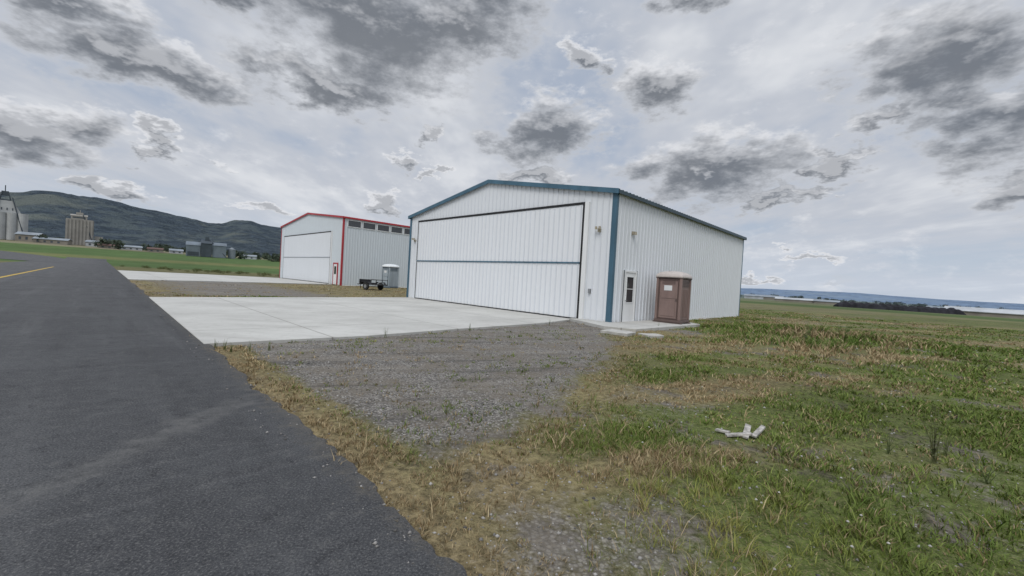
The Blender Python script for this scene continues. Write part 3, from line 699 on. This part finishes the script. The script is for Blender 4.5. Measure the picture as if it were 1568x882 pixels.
# ------------------------------------------------------------------ dandelions
b=MB(); st=MB()
cnt=0
while cnt<110:
    rr_=random.uniform(2.4,26); az=R(random.uniform(2,56)); x=rr_*math.sin(az); y=rr_*math.cos(az)
    if masks(np.array([x]),np.array([y]))[0][0]>.3 or excluded(np.array([x]),np.array([y]))[0]: continue
    z=float(gz(np.array([x]),np.array([y]))[0]); h=random.uniform(.04,.10); s=.008+.0006*rr_
    st.rod((x,y,z),(x,y,z+h),.0015+.0003*rr_,4)
    b.cyl((x,y,z+h-s*.4),s*.6,s*.5,7,r2=s); b.cyl((x,y,z+h+s*.1),s,s*.6,7,r2=s*.4); cnt+=1
e=empty('dandelion_plants'); b.obj('seed_heads',simple('dandelion_seed_head',(.38,.37,.34),.9,.2),e); st.obj('stems',simple('dandelion_stem',(.14,.17,.06),.7,.2),e)
# ------------------------------------------------------------------ tall weeds
def weed(x,y,H,n=9,col=(.055,.085,.025),nl=30,lf=1.0,sw=.22):
    z=float(gz(np.array([x]),np.array([y]))[0]); b=MB()
    for k in range(n):
        a=random.uniform(0,6.28); sp=random.uniform(.02,sw)*H; hh=H*random.uniform(.5,1)
        p=Vector((x+random.uniform(-.03,.03),y,z)); tip=Vector((x+math.cos(a)*sp,y+math.sin(a)*sp,z+hh)); mid=p.lerp(tip,.5)+Vector((math.cos(a)*sp*-.15,math.sin(a)*sp*-.15,0))
        b.rod(p,mid,.0035,5,.0025); b.rod(mid,tip,.0025,5,.001)
        for q in range(nl):
            t=random.uniform(.1,1); c=(p.lerp(mid,t*2) if t<.5 else mid.lerp(tip,t*2-1)); aa_=random.uniform(0,6.28); l=random.uniform(.03,.075)*(1.2-t*.7)*H/.7*lf
            d=Vector((math.cos(aa_),math.sin(aa_),random.uniform(-.1,.7))).normalized()*l; sd=Vector((-math.sin(aa_),math.cos(aa_),0))*l*.16
            b.face([c,c+d*.5+sd,c+d,c+d*.5-sd])
    return b.obj('tall_weed',simple('weed_leaf',col,.7,.3,8))
weed(4.38,4.15,.78,10,(.11,.12,.045),20,.8,.30); weed(4.1,4.35,.32,6,(.10,.13,.04),16,.9,.35); weed(4.75,4.4,.34,7,(.10,.12,.04),16,.9,.4); weed(3.35,4.5,.20,5,(.10,.15,.03)); weed(4.45,3.75,.3,6,(.10,.13,.04),18,1,.5)
for p in ((-5.35,7.75),(-5.1,7.55),(-4.85,7.7),(-4.6,7.9),(-5.6,7.85)): weed(p[0],p[1],.22,7,(.13,.16,.05))
for p in ((1.5,15.6),(-1.2,12.5),(6.1,16.9),(8.9,18.4),(-3.1,10.3)): weed(p[0],p[1],.28,6,(.12,.15,.05))
for p in ((12.6,17.2),(13.6,16.6),(14.4,18.0),(11.8,16.2),(15.2,17.2),(10.8,15.0),(13,18),(12.2,18.2),(13.2,17.4),(14,17)): weed(p[0],p[1],.5,14,(.085,.15,.03),30,1.1,.6)
# ------------------------------------------------------------------ broken slats
e=empty('broken_wood_slats',(2.78,4.66,float(gz(np.array([2.78]),np.array([4.66]))[0])+.02))
for (cx,cy,l,a,t,w) in ((.02,.06,.42,56,.02,.065),(.15,.05,.40,44,.03,.055),(-.13,-.05,.34,8,.015,.07),(-.28,.02,.16,-28,.02,.05)):
    b=MB(); b.hexa([(-l/2,-w/2,-.012),(l/2-.03,-w/2,-.012),(l/2,w/2,-.012),(-l/2+.02,w/2,-.012),(-l/2,-w/2,.012),(l/2-.03,-w/2,.012),(l/2,w/2,.012),(-l/2+.02,w/2,.012)]); o=b.obj('slat',M['wood'],e,bevel=.004); o.location=(cx,cy,t); o.rotation_euler=(random.uniform(-.15,.15),random.uniform(-.12,.06),R(a))
# ------------------------------------------------------------------ world sky
sun_dir=Vector((-.30,-.95,0)).normalized()*math.cos(R(50))+Vector((0,0,math.sin(R(50))))
w=bpy.data.worlds.new('World'); scene.world=w; w.use_nodes=True; nt=w.node_tree; g=N(nt); bg=nt.nodes['Background']
tc=g.n('ShaderNodeTexCoord').outputs['Generated']
sky=g.n('ShaderNodeTexSky'); sky.sky_type='NISHITA'; sky.sun_disc=False; sky.sun_elevation=R(50); sky.sun_rotation=math.atan2(sun_dir.x,sun_dir.y)%(2*math.pi)
sp=g.n('ShaderNodeSeparateXYZ'); g.l(tc,sp.inputs[0])
az=g.math('ARCTAN2',sp.outputs[0],sp.outputs[1]); el=g.math('ARCSINE',sp.outputs[2])
cb=g.n('ShaderNodeCombineXYZ'); g.l(az,cb.inputs[0]); g.l(el,cb.inputs[1])
zz=g.math('ADD',g.math('MAXIMUM',sp.outputs[2],0),.12)
pc=g.n('ShaderNodeCombineXYZ'); g.l(g.math('DIVIDE',sp.outputs[0],zz),pc.inputs[0]); g.l(g.math('DIVIDE',sp.outputs[1],zz),pc.inputs[1])
plane=pc.outputs[0]
stre=g.mapping(tc,(1,1,2.1))
nz1=g.noise(stre,4.2,3,.6,col=True); nz2=g.noise(stre,15,4,.68,col=True)
wob=g.vm('ADD',g.vm('SCALE',g.vm('SUBTRACT',nz1,(.5,.5,.5)),.30),g.vm('SCALE',g.vm('SUBTRACT',nz2,(.5,.5,.5)),.17))
wob=g.vm('MULTIPLY',wob,(1,.55,0))
p=g.vm('ADD',g.vm('ADD',cb.outputs[0],wob),(R(1.2),R(1.3),0))
clouds=[(-19.5,30.5,17,7.5),(-9,33,12,4.5),(-24.5,23,9,2.6),(-34,31,7,2.5),(-41.5,20.5,11.0,3.0),(-49.5,24,8,2.6),(-49.3,12.0,6,2.6),(-43,7.8,2.4,1.2),(-40,12.8,2.6,1.0),
 (4.3,21.0,7.5,4.6),(5,15,5.5,1.5),(18.5,26.5,6.4,3.2),(25,36,7,2.6),(26,16.6,9.8,3.8),(32,12,3.4,1.1),(37.5,16.2,3.6,1.3),(35.5,13.2,3.2,1.3),(46,23.5,8,5),(50.5,17.5,7,3.4),(42,19,4.5,1.5),(52,12,4.5,2.2),
 (-15.3,17.4,2.4,1.2),(-17.5,11.2,2.5,1.2),(-11.2,21,1.9,1.1),(-30.5,8.3,2.8,.7),(-11,15.5,2,.6),(30,4.4,2.4,.5),(38,6,3.4,.5),(10,30,3.4,1.6),(-62,25,12,5)]
def blobs(pv):
    D=None
    for a,e_,hw,hh in clouds:
        q=g.vm('MULTIPLY',g.vm('SUBTRACT',pv,(R(a),R(e_),0)),(1/R(hw*1.2),1/R(hh*1.28),0))
        v=g.math('SUBTRACT',1.0,g.vm('LENGTH',q)); D=v if D is None else g.math('SMOOTH_MAX',D,v,.12)
    return D
D=blobs(p); Du=blobs(g.vm('ADD',p,(0,R(1.3),0)))
rn=g.noise(stre,2.4,3,.58); rmask=g.math('MULTIPLY',g.mr(rn,.58,.80,-.15,.9,False),g.mr(el,.58,.75)); D=g.math('MAXIMUM',D,g.math('SUBTRACT',rmask,.02))
f2=g.noise(stre,17,5,.66); f2u=g.noise(g.vm('ADD',stre,(0,0,.035)),17,3,.66)
D2=g.math('ADD',D,g.math('MULTIPLY',g.math('SUBTRACT',f2,.5),.95))
lit=g.math('ADD',g.math('SUBTRACT',D,Du),g.math('MULTIPLY',g.math('SUBTRACT',f2,f2u),.9))
alpha=g.mr(D2,-.04,.38); core=g.mr(D2,.04,.80)
veiln=g.noise(g.mapping(plane,(.9,.40,1),(0,0,.6)),1.2,5,.64); veil2=g.noise(stre,3.0,4,.6)
veil=g.math('ADD',g.math('MULTIPLY',veiln,.55),g.math('MULTIPLY',veil2,.45))
k=10.0
def C3(*c): return tuple(q*k for q in c)
blue=g.mix(.75,sky.outputs[0],C3(.34,.41,.53))
base=g.mix(g.mr(veil,.38,.52,.35,1),blue,C3(.50,.53,.59))
base=g.mix(g.mr(veil,.50,.62,0,.85),base,C3(.68,.70,.735))
base=g.mix(g.mr(el,0,.18,.55,0),base,C3(.53,.60,.705))
ccol=g.mix(core,C3(.56,.58,.62),C3(.145,.16,.185))
hl=g.math('MULTIPLY',g.mr(lit,.06,.42),g.mr(core,0,1,1,.45))
ccol=g.mix(hl,ccol,C3(.74,.75,.78))
res=g.mix(g.math('MULTIPLY',alpha,.90),base,ccol)
gain=g.mr(el,.66,1.25,1.0,2.5); gn=g.n('ShaderNodeCombineXYZ'); [g.l(gain,gn.inputs[i]) for i in range(3)]
res=g.mix(1.0,res,gn.outputs[0],'MULTIPLY')
g.l(res,bg.inputs['Color']); bg.inputs['Strength'].default_value=.106
w.cycles.sampling_method='MANUAL'; w.cycles.sample_map_resolution=256
# ------------------------------------------------------------------ sun
sd=bpy.data.lights.new('sun','SUN'); sd.energy=1.5; sd.angle=R(25); sd.color=(1,.97,.92)
so=bpy.data.objects.new('sun',sd); lnk(so); so.rotation_euler=(-sun_dir).to_track_quat('-Z','Y').to_euler()
# ------------------------------------------------------------------ camera
cd=bpy.data.cameras.new('camera'); cd.sensor_width=36; cd.lens=36*630/1568; cd.clip_end=60000; cd.clip_start=.05
co=bpy.data.objects.new('camera',cd); lnk(co)
co.matrix_world=Matrix.Translation((0,0,1.6))@Matrix.Rotation(R(89),4,'X')@Matrix.Rotation(R(3.3),4,'Z')
scene.camera=co
